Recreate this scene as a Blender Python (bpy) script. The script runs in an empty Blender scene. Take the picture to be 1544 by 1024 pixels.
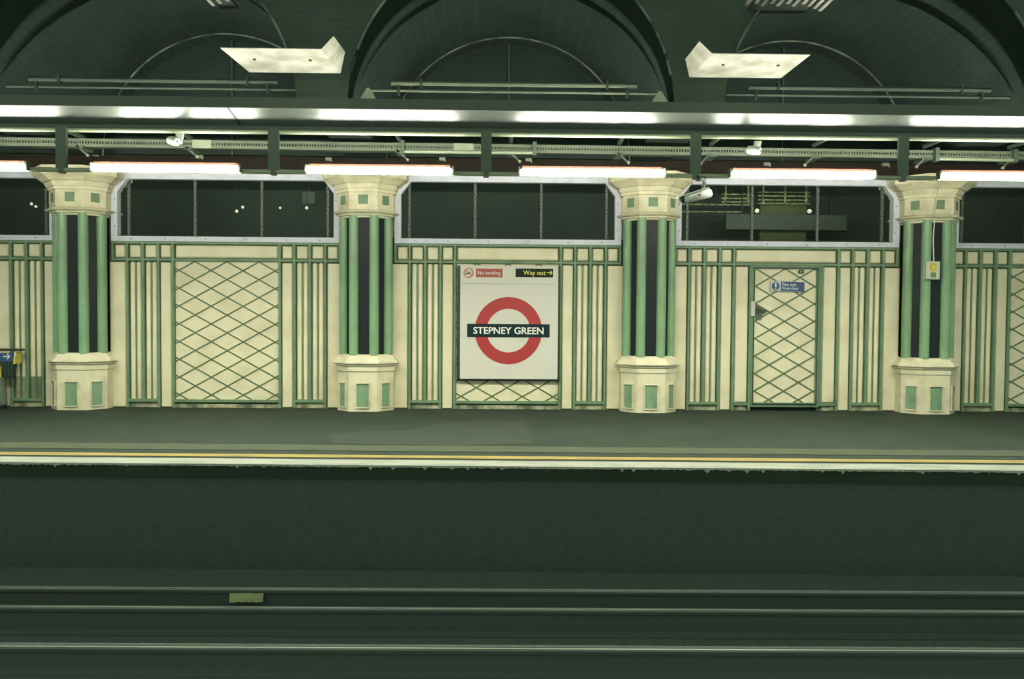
import bpy, bmesh, math, random
from mathutils import Vector, Matrix
random.seed(7)
C = bpy.context.scene.collection
PI = math.pi

# ---------------------------------------------------------------- camera geometry (metres; wall of the far platform is the plane Y = 0)
F, D, EYE = 1150.0, 11.5, 1.42
PSI, PITCH, ROLL = 0.01503, 0.02779, 0.00699
fw = Vector((math.sin(PSI)*math.cos(PITCH), math.cos(PSI)*math.cos(PITCH), -math.sin(PITCH)))
r0 = Vector((math.cos(PSI), -math.sin(PSI), 0)); u0 = r0.cross(fw)
rt = r0*math.cos(ROLL)+u0*math.sin(ROLL); up = -r0*math.sin(ROLL)+u0*math.cos(ROLL)
CAM = Vector((0, -D, EYE))
def ray(px, py): return fw + rt*((px-772)/F) + up*((512-py)/F)
def at(px, py, Y):            # point of the photo measured on the upright plane Y
    d = ray(px, py); s = (Y+D)/d.y; p = CAM+d*s; return Vector((p.x, Y, p.z))
def gp(px, py, z):            # point of the photo measured on a level plane
    d = ray(px, py); s = (z-EYE)/d.z; return CAM+d*s
S, X2 = 4.2105, 0.1036
def bayx(k): return X2+(k-2)*S
def colx(k): return X2+(k-2.5)*S
ZF = 0.045                    # platform level

# ---------------------------------------------------------------- materials
def nodes(name):
    m = bpy.data.materials.new(name); m.use_nodes = True
    nt = m.node_tree; return m, nt, nt.nodes['Principled BSDF']
def paint(name, col, rough=0.5, dirt=None, amt=0.35, scale=3.0, bump=0.0, spec=0.4, metal=0.0, detail=6, lo=0.45, hi=0.75, stretch=(1,1,1)):
    m, nt, b = nodes(name)
    b.inputs['Roughness'].default_value = rough
    b.inputs['Specular IOR Level'].default_value = spec
    b.inputs['Metallic'].default_value = metal
    b.inputs['Base Color'].default_value = (*col, 1)
    if dirt is not None or bump:
        tc = nt.nodes.new('ShaderNodeTexCoord'); mp = nt.nodes.new('ShaderNodeMapping'); mp.inputs['Scale'].default_value = stretch
        n = nt.nodes.new('ShaderNodeTexNoise'); n.inputs['Scale'].default_value = scale; n.inputs['Detail'].default_value = detail
        nt.links.new(tc.outputs['Object'], mp.inputs['Vector']); nt.links.new(mp.outputs['Vector'], n.inputs['Vector'])
        if dirt is not None:
            r = nt.nodes.new('ShaderNodeMapRange'); r.inputs['From Min'].default_value = lo; r.inputs['From Max'].default_value = hi
            r.inputs['To Max'].default_value = amt
            x = nt.nodes.new('ShaderNodeMix'); x.data_type = 'RGBA'
            x.inputs['A'].default_value = (*col, 1); x.inputs['B'].default_value = (*dirt, 1)
            nt.links.new(n.outputs['Fac'], r.inputs['Value']); nt.links.new(r.outputs['Result'], x.inputs['Factor'])
            nt.links.new(x.outputs['Result'], b.inputs['Base Color'])
        if bump:
            bp = nt.nodes.new('ShaderNodeBump'); bp.inputs['Strength'].default_value = bump; bp.inputs['Distance'].default_value = 0.02
            n2 = nt.nodes.new('ShaderNodeTexNoise'); n2.inputs['Scale'].default_value = scale*8; n2.inputs['Detail'].default_value = 4
            nt.links.new(tc.outputs['Object'], n2.inputs['Vector'])
            nt.links.new(n2.outputs['Fac'], bp.inputs['Height']); nt.links.new(bp.outputs['Normal'], b.inputs['Normal'])
    return m
def brick(name, c1, c2, cm, scale=1.0):
    m, nt, b = nodes(name)
    tc = nt.nodes.new('ShaderNodeTexCoord'); sep = nt.nodes.new('ShaderNodeSeparateXYZ'); add = nt.nodes.new('ShaderNodeMath'); cb = nt.nodes.new('ShaderNodeCombineXYZ')
    br = nt.nodes.new('ShaderNodeTexBrick')
    br.inputs['Color1'].default_value = (*c1, 1); br.inputs['Color2'].default_value = (*c2, 1); br.inputs['Mortar'].default_value = (*cm, 1)
    br.inputs['Scale'].default_value = scale; br.inputs['Brick Width'].default_value = .23; br.inputs['Row Height'].default_value = .08; br.inputs['Mortar Size'].default_value = .008
    nt.links.new(tc.outputs['Object'], sep.inputs[0])
    nt.links.new(sep.outputs['X'], add.inputs[0]); nt.links.new(sep.outputs['Y'], add.inputs[1])
    nt.links.new(add.outputs[0], cb.inputs['X']); nt.links.new(sep.outputs['Z'], cb.inputs['Y'])
    nt.links.new(cb.outputs[0], br.inputs['Vector'])
    n = nt.nodes.new('ShaderNodeTexNoise'); n.inputs['Scale'].default_value = 1.3; n.inputs['Detail'].default_value = 5
    nt.links.new(tc.outputs['Object'], n.inputs['Vector'])
    x = nt.nodes.new('ShaderNodeMix'); x.data_type = 'RGBA'; x.blend_type = 'MULTIPLY'; x.inputs['Factor'].default_value = .6
    nt.links.new(br.outputs['Color'], x.inputs['A']); nt.links.new(n.outputs['Color'], x.inputs['B'])
    r = nt.nodes.new('ShaderNodeMapRange'); r.inputs['From Min'].default_value = .2; r.inputs['From Max'].default_value = .8; r.inputs['To Min'].default_value = .55; r.inputs['To Max'].default_value = 1.2
    nt.links.new(n.outputs['Fac'], r.inputs['Value']); nt.links.new(r.outputs['Result'], x.inputs['B'])
    nt.links.new(x.outputs['Result'], b.inputs['Base Color'])
    b.inputs['Roughness'].default_value = .95; b.inputs['Specular IOR Level'].default_value = .1
    return m
def emit(name, col, s):
    m, nt, b = nodes(name)
    b.inputs['Base Color'].default_value = (*col, 1); b.inputs['Emission Color'].default_value = (*col, 1); b.inputs['Emission Strength'].default_value = s
    return m

CREAM = (.68, .63, .42)
M = {
 'cream': paint('cream_paint', CREAM, .45, (.40,.36,.18), .45, 2.2, .05),
 'cream_worn': paint('grimy_cream_paint', (.40,.40,.24), .6, (.05,.07,.04), .9, 5, .1, lo=.4, hi=.6),
 'green': paint('sage_green_paint', (.145,.235,.125), .45, (.06,.10,.055), .5, 4),
 'lattice': paint('dull_olive_lattice_paint', (.105,.16,.07), .5, (.05,.075,.03), .6, 6),
 'gap': paint('dark_green_shadow_gap_paint', (.05,.08,.04), .7),
 'cream_low_dark': paint('dark_low_boards', (.15,.19,.11), .6, (.08,.11,.07), .8, 6, .1),
 'cream_low_mid': paint('mid_dark_low_boards', (.28,.30,.17), .6, (.14,.17,.10), .8, 6, .1),
 'rib': paint('pale_green_gloss_paint', (.20,.335,.175), .35, (.12,.21,.105), .4, 3),
 'inset': paint('mid_green_paint', (.19,.31,.175), .45, (.09,.16,.085), .6, 7),
 'core': paint('black_green_gloss_paint', (.010,.017,.015), .38, None, spec=.22),
 'frame': paint('lavender_white_paint', (.60,.61,.66), .5, (.40,.42,.40), .4, 6),
 'mullion': paint('speckled_galvanised_metal', (.16,.18,.13), .5, (.01,.02,.01), .9, 55, lo=.42, hi=.56),
 'stone': paint('cream_stone_paint', (.64,.60,.40), .5, (.32,.29,.16), .55, 4.5, .06),
 'asphalt': paint('dark_asphalt', (.0185,.031,.0185), .8, (.026,.041,.025), .8, 1.5, .25, spec=.25, lo=.4, hi=.7),
 'patch': paint('lighter_asphalt_patch', (.030,.043,.027), .8, (.021,.034,.021), .8, 5, .25, spec=.25),
 'tactile': paint('pale_tactile_paving', (.050,.066,.032), .8, (.032,.045,.024), .7, 9, .2, stretch=(.3,1,1)),
 'yellow': paint('yellow_line_paint', (.30,.235,.055), .6, (.14,.13,.05), .7, 7, stretch=(.3,1,1)),
 'white_line': paint('worn_white_line_paint', (.30,.325,.25), .6, (.15,.18,.13), .8, 6, stretch=(.3,1,1)),
 'dark': paint('sooty_concrete', (.022,.036,.030), .95, (.032,.048,.038), .8, 2, .1, spec=.1),
 'bed': paint('sooty_track_bed', (.105,.132,.108), .95, (.085,.108,.088), .8, 14, .5, spec=.05),
 'ballast': paint('sooty_ballast', (.070,.090,.075), .95, (.055,.075,.062), .8, 14, .5, spec=.05),
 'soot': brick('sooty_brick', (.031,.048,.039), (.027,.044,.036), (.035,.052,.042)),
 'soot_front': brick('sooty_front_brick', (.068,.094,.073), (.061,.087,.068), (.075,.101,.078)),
 'transom': brick('red_brown_painted_brick', (.027,.022,.016), (.023,.019,.014), (.030,.024,.018)),
 'void': paint('dark_void_wall', (.075,.10,.080), .95, (.06,.08,.065), .6, 2, spec=.05),
 'edging': paint('worn_pale_arch_edging', (.17,.21,.16), .8, (.035,.05,.04), 1.0, 3, lo=.38, hi=.6),
 'girder': paint('grey_green_girder_paint', (.055,.075,.052), .5, (.042,.06,.042), .5, 5),
 'soffit': paint('glossy_girder_paint', (.10,.115,.10), .29, (.085,.10,.085), .3, 3, spec=.45, metal=.04),
 'lip': paint('pale_flange_paint', (.34,.37,.25), .4, (.25,.28,.18), .5, 3),
 'tray_dim': paint('dull_galvanised_tray', (.100,.122,.080), .5, (.07,.09,.058), .6, 4),
 'tray': paint('galvanised_tray', (.22,.26,.17), .5, (.14,.18,.11), .6, 4),
 'steel': paint('grey_green_steel', (.055,.08,.052), .5),
 'pipe_dark': paint('dark_grey_green_pipe', (.038,.055,.040), .6),
 'darksteel': paint('dark_steel', (.022,.034,.026), .5),
 'sheet': paint('white_sheet_metal', (.40,.40,.35), .4, (.17,.18,.12), .9, 3.5, lo=.35, hi=.65),
 'white': paint('white_enamel', (.48,.48,.43), .35, None),
 'offwhite': paint('off_white_plastic', (.55,.56,.46), .4, None),
 'bin_dark': paint('dark_green_plastic', (.022,.045,.035), .5),
 'bag': paint('grey_green_bag', (.12,.16,.11), .5, (.04,.06,.045), .8, 8),
 'sign': paint('white_sign_enamel', (.58,.56,.47), .35, (.52,.52,.42), .3, 2),
 'red': paint('roundel_red', (.36,.034,.032), .4),
 'plate_red': paint('small_plate_red', (.36,.075,.045), .4),
 'navy': paint('roundel_dark_blue', (.010,.026,.027), .5, spec=.12),
 'blackgreen': paint('sign_black', (.014,.026,.012), .5, spec=.1),
 'blue': paint('sign_blue', (.030,.068,.155), .4),
 'letter': paint('letter_white', (.72,.72,.64), .4),
 'letter_yellow': paint('letter_yellow', (.66,.60,.12), .4),
 'amber': paint('amber_label', (.58,.42,.07), .4),
 'label_green': paint('green_label', (.10,.24,.05), .4),
 'bin_yellow': paint('bin_yellow', (.55,.50,.07), .4),
 'halo': paint('halo_red_housing', (.075,.036,.022), .5),
 'rail': paint('worn_steel_rail_head', (.34,.42,.28), .4, (.12,.15,.11), 1, .35, spec=.15, stretch=(1,.05,.05), lo=.40, hi=.62, detail=2),
 'rail_thin': paint('thin_worn_rail', (.30,.36,.26), .4, (.12,.15,.12), 1, .6, spec=.1, stretch=(1,.05,.05), lo=.36, hi=.55, detail=3),
 'rail_faint': paint('faint_worn_rail', (.085,.108,.09), .9, (.075,.098,.08), 1, .8, spec=.02, stretch=(1,.05,.05)),
 'rail_dull': paint('dull_steel_rail_head', (.060,.078,.064), .9, (.052,.070,.057), .9, .8, spec=.0, stretch=(1,.05,.05)),
 'rail_side': paint('rail_side', (.070,.088,.074), .9, spec=.05),
 'litter': paint('yellowed_paper', (.30,.33,.15), .8, (.20,.23,.11), .8, 9),
 'board_grey': paint('grey_green_board', (.085,.12,.085), .6, (.07,.10,.07), .5, 6),
 'rack': paint('yellow_green_rack_metal', (.42,.46,.20), .5, (.10,.13,.06), .9, 14, lo=.42, hi=.6),
 'olive': paint('olive_backing', (.12,.15,.065), .7, (.08,.11,.05), .6, 8),
 'globe': emit('milky_globe', (.80,.88,.58), .5),
 'stain': paint('grimy_green_stain', (.11,.15,.08), .6, (.045,.07,.04), .8, 12),
 'tube': emit('fluorescent_tube', (1.0, .98, .86), 310.0),
}

# ---------------------------------------------------------------- mesh building
class MB:
    def __init__(s): s.v = []; s.f = []; s.smooth = False
    def poly(s, pts, faces):
        n = len(s.v); s.v += [tuple(p) for p in pts]; s.f += [[i+n for i in q] for q in faces]; return s
    def box(s, x0, x1, y0, y1, z0, z1):
        p = [(x0,y0,z0),(x1,y0,z0),(x1,y1,z0),(x0,y1,z0),(x0,y0,z1),(x1,y0,z1),(x1,y1,z1),(x0,y1,z1)]
        return s.poly(p, [(0,3,2,1),(4,5,6,7),(0,1,5,4),(1,2,6,5),(2,3,7,6),(3,0,4,7)])
    def cbox(s, x0, x1, y0, y1, z0, z1, c):   # box whose front (low Y) edges are chamfered by c
        p = [(x0,y1,z0),(x1,y1,z0),(x1,y1,z1),(x0,y1,z1), (x0,y0+c,z0),(x1,y0+c,z0),(x1,y0+c,z1),(x0,y0+c,z1),
             (x0+c,y0,z0+c),(x1-c,y0,z0+c),(x1-c,y0,z1-c),(x0+c,y0,z1-c)]
        f = [(3,2,1,0),(8,9,10,11)]
        for i in range(4):
            j = (i+1)%4; f += [(i,j,4+j,4+i),(4+i,4+j,8+j,8+i)]
        return s.poly(p, f)
    def prism(s, outline, y0, y1):            # outline: (x, z) list, extruded along Y
        n = len(outline)
        return s.poly([(x,y0,z) for x,z in outline]+[(x,y1,z) for x,z in outline],
                      [list(range(n)), list(range(2*n-1,n-1,-1))]+[(i,n+i,n+(i+1)%n,(i+1)%n) for i in range(n)])
    def ring_prism(s, outer, inner, y0, y1):  # frame between two outlines of equal length
        n = len(outer)
        p = [(x,y0,z) for x,z in outer]+[(x,y0,z) for x,z in inner]+[(x,y1,z) for x,z in outer]+[(x,y1,z) for x,z in inner]
        f = []
        for i in range(n):
            j = (i+1)%n
            f += [(i,j,n+j,n+i),(2*n+i,3*n+i,3*n+j,2*n+j),(i,2*n+i,2*n+j,j),(n+i,n+j,3*n+j,3*n+i)]
        return s.poly(p, f)
    def tube(s, path, r, n=10, cap=True):
        path = [Vector(p) for p in path]; m = len(path); base = len(s.v)
        rr = r if isinstance(r, (list, tuple)) else [r]*m
        for i, p in enumerate(path):
            t = (path[min(i+1,m-1)]-path[max(i-1,0)]).normalized()
            a = t.orthogonal().normalized() if abs(t.z) > .95 or i < 0 else t.cross(Vector((0,0,1))).normalized()
            if abs(t.z) > .95: a = (Vector((0,1,0))-t*t.y).normalized()
            b = t.cross(a)
            for k in range(n):
                q = p+(a*math.cos(2*PI*k/n)+b*math.sin(2*PI*k/n))*rr[i]; s.v.append(tuple(q))
        for i in range(m-1):
            for k in range(n):
                s.f.append([base+i*n+k, base+i*n+(k+1)%n, base+(i+1)*n+(k+1)%n, base+(i+1)*n+k])
        if cap:
            s.f.append([base+k for k in range(n)][::-1]); s.f.append([base+(m-1)*n+k for k in range(n)])
        s.smooth = True; return s
    def sphere(s, c, r, n=14, sq=(1,1,1)):
        c = Vector(c); path = []
        base = len(s.v); h = n//2
        for i in range(h+1):
            th = PI*i/h
            for k in range(n):
                s.v.append((c.x+sq[0]*r*math.sin(th)*math.cos(2*PI*k/n), c.y+sq[1]*r*math.sin(th)*math.sin(2*PI*k/n), c.z+sq[2]*r*math.cos(th)))
        for i in range(h):
            for k in range(n): s.f.append([base+i*n+k, base+(i+1)*n+k, base+(i+1)*n+(k+1)%n, base+i*n+(k+1)%n])
        s.smooth = True; return s
    def loft(s, rings):                       # rings: lists of equal length, closed loops, capped at both ends
        n = len(rings[0]); base = len(s.v)
        for r in rings: s.v += [tuple(p) for p in r]
        for i in range(len(rings)-1):
            for k in range(n): s.f.append([base+i*n+k, base+i*n+(k+1)%n, base+(i+1)*n+(k+1)%n, base+(i+1)*n+k])
        s.f.append([base+k for k in range(n)][::-1]); s.f.append([base+(len(rings)-1)*n+k for k in range(n)])
        return s
    def strip(s, a, b):                       # surface between two polylines
        n = len(a); base = len(s.v); s.v += [tuple(p) for p in a]+[tuple(p) for p in b]
        for i in range(n-1): s.f.append([base+i, base+i+1, base+n+i+1, base+n+i])
        return s
    def bar(s, a, b, w, t, y):                # flat bar on an upright plane from (x,z) a to b, width w, front at y, thickness t
        a = Vector(a); b = Vector(b); d = (b-a).normalized(); n = Vector((-d.y, d.x))*w/2
        return s.prism([a-n, b-n, b+n, a+n], y, y+t)
    def build(s, name, mat, parent=None, loc=None, rotz=0):
        me = bpy.data.meshes.new(name)
        o = Vector((0,0,0)) if loc is None else Vector(loc)
        if parent is not None and loc is None: o = parent.location if parent.parent is None else Vector(parent['_w']) if '_w' in parent else Vector((0,0,0))
        me.from_pydata([tuple(Vector(v)-o) for v in s.v], [], s.f); me.validate(); me.update()
        bm = bmesh.new(); bm.from_mesh(me); bmesh.ops.remove_doubles(bm, verts=bm.verts, dist=1e-5); bmesh.ops.recalc_face_normals(bm, faces=bm.faces); bm.to_mesh(me); bm.free()
        if s.smooth:
            me.polygons.foreach_set('use_smooth', [True]*len(me.polygons))
            try: me.set_sharp_from_angle(angle=math.radians(40))
            except Exception: pass
        me.materials.append(M[mat]); ob = bpy.data.objects.new(name, me); C.objects.link(ob)
        if parent is None: ob.location = o
        else: ob.parent = parent
        return ob
# every mesh is written in world coordinates; ROOT(o) gives the origin its children are measured from
def rootloc(o):
    while o.parent: o = o.parent
    return o.location.copy()
def part(mb, name, mat, parent, label=None):
    ob = mb.build(name, mat, None, rootloc(parent)); ob.location = (0,0,0); ob.parent = parent
    if label: ob['label'] = label
    return ob
def thing(name, label, cat, loc, group=None):
    o = bpy.data.objects.new(name, None); o.empty_display_size = .1; C.objects.link(o); o.location = loc
    o['label'] = label; o['category'] = cat
    if group: o['group'] = group
    return o
def solo(mb, name, mat, label, cat, loc=None, group=None, kind=None):
    if loc is None:
        n = len(mb.v); loc = (sum(v[0] for v in mb.v)/n, sum(v[1] for v in mb.v)/n, min(v[2] for v in mb.v))
    o = mb.build(name, mat, None, loc); o['label'] = label; o['category'] = cat
    if group: o['group'] = group
    if kind: o['kind'] = kind
    return o
def struct(name, loc, label, cat):
    o = thing(name, label, cat, loc); o['kind'] = 'structure'; return o
def dup(root, loc, label, group=None, skip=()):
    r = root.copy(); C.objects.link(r); r.location = loc; r['label'] = label
    if group: r['group'] = group
    for ch in root.children:
        if ch.name.split('.')[0] in skip: continue
        c = ch.copy(); C.objects.link(c); c.parent = r
        for g in ch.children:
            d = g.copy(); C.objects.link(d); d.parent = c
    return r
def text(s, cx, cz, w, h, y, name, mat, parent, bold=.012, rot=0, t=.004):
    cu = bpy.data.curves.new(name, 'FONT'); cu.body = s; cu.extrude = 0.02; cu.offset = bold; cu.size = 1
    cu.align_x = 'CENTER'; cu.resolution_u = 3
    o = bpy.data.objects.new(name, cu); C.objects.link(o); bpy.context.view_layer.update()
    me = bpy.data.meshes.new_from_object(o.evaluated_get(bpy.context.evaluated_depsgraph_get()))
    bpy.data.objects.remove(o)
    xs = [v.co.x for v in me.vertices]; ys = [v.co.y for v in me.vertices]
    x0, x1, y0, y1 = min(xs), max(xs), min(ys), max(ys); r = rootloc(parent)
    for v in me.vertices:
        lx = ((v.co.x-x0)/(x1-x0)-.5)*w; lz = ((v.co.y-y0)/(y1-y0)-.5)*h; yy = y-(t if v.co.z > 0 else 0)
        a, b = lx*math.cos(rot)-lz*math.sin(rot), lx*math.sin(rot)+lz*math.cos(rot)
        v.co = (cx+a-r.x, yy-r.y, cz+b-r.z)
    me.materials.clear(); me.materials.append(M[mat]); me.name = name
    ob = bpy.data.objects.new(name, me); C.objects.link(ob); ob.parent = parent; return ob
def arc(cx, cz, r, a0, a1, n): return [(cx+r*math.cos(a0+(a1-a0)*i/n), cz+r*math.sin(a0+(a1-a0)*i/n)) for i in range(n+1)]

XL, XR = bayx(0)-S/2-1.0, bayx(4)+S/2+1.0

# ================================================================ floor, platform edge, tracks
def edge_line(py_mid, z, slope):   # (x0,y0) passes photo column 772
    p = gp(772, py_mid, z); return lambda x: p.y+(x-p.x)*slope
ES = -0.0225
e_tact0, e_tact1 = edge_line(673.6, ZF, ES), edge_line(682.3, ZF, ES)
e_yel0, e_yel1 = edge_line(688.6, ZF, ES), edge_line(692.8, ZF, ES)
e_wh0, e_edge = edge_line(695.8, ZF, ES), edge_line(704.0, ZF, ES)
fl = struct('floor', (X2, -2, ZF), 'dark green grey asphalt station platform along the panelled wall', 'platform')
mb = MB(); mb.poly([(XL,e_edge(XL),ZF),(XR,e_edge(XR),ZF),(XR,.1,ZF),(XL,.1,ZF),(XL,e_edge(XL),ZF-.12),(XR,e_edge(XR),ZF-.12),(XR,.1,ZF-.12),(XL,.1,ZF-.12)],
                   [(0,1,2,3),(7,6,5,4),(0,4,5,1),(2,6,7,3),(1,5,6,2),(3,7,4,0)])
part(mb, 'paving', 'asphalt', fl)
def band(a, b, z, name, mat, label, jag=0):
    n = 160; A = []; B = []
    for i in range(n+1):
        x = XL+(XR-XL)*i/n; A.append((x, a(x)+random.uniform(-jag,jag), z)); B.append((x, b(x), z))
    mb = MB(); mb.strip(B, A); part(mb, name, mat, fl, label)
band(e_tact0, e_tact1, ZF+.004, 'tactile_strip', 'tactile', 'pale worn tactile strip')
band(e_yel0, e_yel1, ZF+.005, 'yellow_line', 'yellow', 'yellow safety line')
band(e_wh0, lambda x: e_edge(x)-.002, ZF+.006, 'edge_line', 'white_line', 'worn white platform edge line')
# asphalt repair patch in front of the station sign
pts = [gp(*q, ZF+.003) for q in [(500,669),(492,655),(540,650),(620,648),(655,640),(720,634),(792,635),(798,652),(803,669),(700,672),(600,671)]]
mb = MB(); mb.poly(pts, [list(range(len(pts)))]); part(mb, 'repair_patch', 'patch', fl, 'lighter patched asphalt')
# nosing and face below the platform edge
ZT = -0.95
wf = struct('wall_front', (X2, -4.2, ZT), 'dark wall under the platform edge beside the track', 'wall')
mb = MB()
mb.strip([(XL,e_edge(XL)+.04,ZF-.12),(XR,e_edge(XR)+.04,ZF-.12)], [(XL,e_edge(XL)+.04,ZT-.05),(XR,e_edge(XR)+.04,ZT-.05)])
mb.strip([(XL,e_edge(XL)+.04,ZF-.12),(XR,e_edge(XR)+.04,ZF-.12)], [(XL,e_edge(XL),ZF-.12),(XR,e_edge(XR),ZF-.12)])
part(mb, 'riser', 'ballast', wf)
mb = MB(); A = []; B = []; n = 1100
for i in range(n+1):
    x = XL+(XR-XL)*i/n; A.append((x, e_edge(x)-.012, ZF+.006)); B.append((x, e_edge(x)-.012, ZF-.008-random.uniform(0,.010)-(random.uniform(.0,.03) if random.random() < .06 else 0)))
mb.strip(A, B); mb.strip(A, [(p[0], p[1]+.02, p[2]) for p in A])
part(mb, 'chipped_nosing', 'white_line', wf, 'chipped white paint on the nosing')
y725 = lambda x: e_edge(x)
mb = MB(); mb.box(XL, XR, -9999, -9998, 0, 0) if False else None
tb = MB(); tb.poly([(XL,-10.2,ZT),(XR,-10.2,ZT),(XR,-3.6,ZT),(XL,-3.6,ZT)], [(0,1,2,3)])
solo(tb, 'trackbed', 'bed', 'dark sooty track bed in front of the platform', 'track bed', (X2,-7,ZT), kind='structure')
def rail(py, ztop, w, name, mat, label, group=None, slope=-0.0104):
    f = edge_line(py, ztop, slope)
    h = ztop-ZT
    prof = [(-.07,0),(.07,0),(.07,.012),(.012,.03),(.012,h-.04),(w/2,h-.03),(w/2,h),(-w/2,h),(-w/2,h-.03),(-.012,h-.04),(-.012,.03),(-.07,.012)]
    rings = [[(x, f(x)+a, ZT+b) for a, b in prof] for x in (XL, XR)]
    t = thing(name, label, 'rail', (X2, f(X2), ZT), group)
    m2 = MB(); m2.loft(rings); part(m2, 'rail_body', 'rail_side', t)
    m3 = MB(); m3.loft([[(x, f(x)+a*.035, ztop+b) for a, b in [(-1,-.02),(1,-.02),(1,.0),(.85,.004),(-.85,.004),(-1,0)]] for x in (XL, XR)]); part(m3, 'rail_head', 'rail_dull', t)
    m4 = MB(); m4.loft([[(x, f(x)+a*w/2, ztop+b) for a, b in [(-1,.003),(1,.003),(1,.006),(-1,.006)]] for x in (XL, XR)]); part(m4, 'worn_band', mat, t, 'worn shiny running band')
rail(979.3, ZT+.17, .016, 'running_rail', 'rail', 'shiny running rail nearest the camera with a pale worn head')
rail(919.2, ZT+.19, .009, 'conductor_rail', 'rail_thin', 'thin middle rail between the shiny rail and the dull rail')
rail(890.5, ZT+.17, .012, 'running_rail', 'rail_faint', 'dull dark running rail nearest the platform face')
fy = edge_line(890.5, ZT+.17, -0.0104); p = at(372, 901, fy(-2.3)-.045)
mb = MB(); n = 10; fr_ = []; 
for i in range(n+1):
    x = p.x-.135+.27*i/n; fr_.append((x, random.uniform(-.003,.004), random.uniform(-.004,.003)))
mb.strip([(x, p.y-.02, p.z-.032+a) for x, a, b in fr_], [(x, p.y, p.z+.032+b) for x, a, b in fr_])
mb.strip([(x, p.y+.034, p.z-.032+a) for x, a, b in fr_], [(x, p.y+.034, p.z+.032+b) for x, a, b in fr_])
mb.strip([(x, p.y-.02, p.z-.032+a) for x, a, b in fr_], [(x, p.y+.034, p.z-.032+a) for x, a, b in fr_])
mb.strip([(x, p.y, p.z+.032+b) for x, a, b in fr_], [(x, p.y+.034, p.z+.032+b) for x, a, b in fr_])
solo(mb, 'rail_plate', 'litter', 'yellowish worn plate on the side of the dull running rail', 'plate')

# ================================================================ columns
def oct_ring(e, z, F0=.38, fx=.2075, sx=.4125, back=.22):
    fx2 = fx+e*.414; sx2 = sx+e; y0 = -F0-e; y1 = y0+(sx2-fx2)
    return [(-fx2,y0,z),(fx2,y0,z),(sx2,y1,z),(sx2,back,z),(-sx2,back,z),(-sx2,y1,z)]
DG = Vector((1,1,0)).normalized()
def inset(mb, face, w, z0, z1, off):
    # rectangular recessed panel seen in a face: face 0 front, 1 right, -1 left
    fx, sx, F0 = .2075, .4125, .38
    if face == 0: c = Vector((0,-F0,0)); u = Vector((1,0,0)); nrm = Vector((0,-1,0))
    else:
        c = Vector((face*(fx+sx)/2, -F0+(sx-fx)/2, 0)); u = Vector((1, face*1, 0)).normalized(); nrm = Vector((face, -1, 0)).normalized()
    p = []
    for zz in (z0, z1):
        for s_ in (-1, 1): p.append(c+u*(s_*w/2)+nrm*off+Vector((0,0,zz)))
    return p, u, nrm
def add_inset(root_part_pairs): pass
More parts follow.
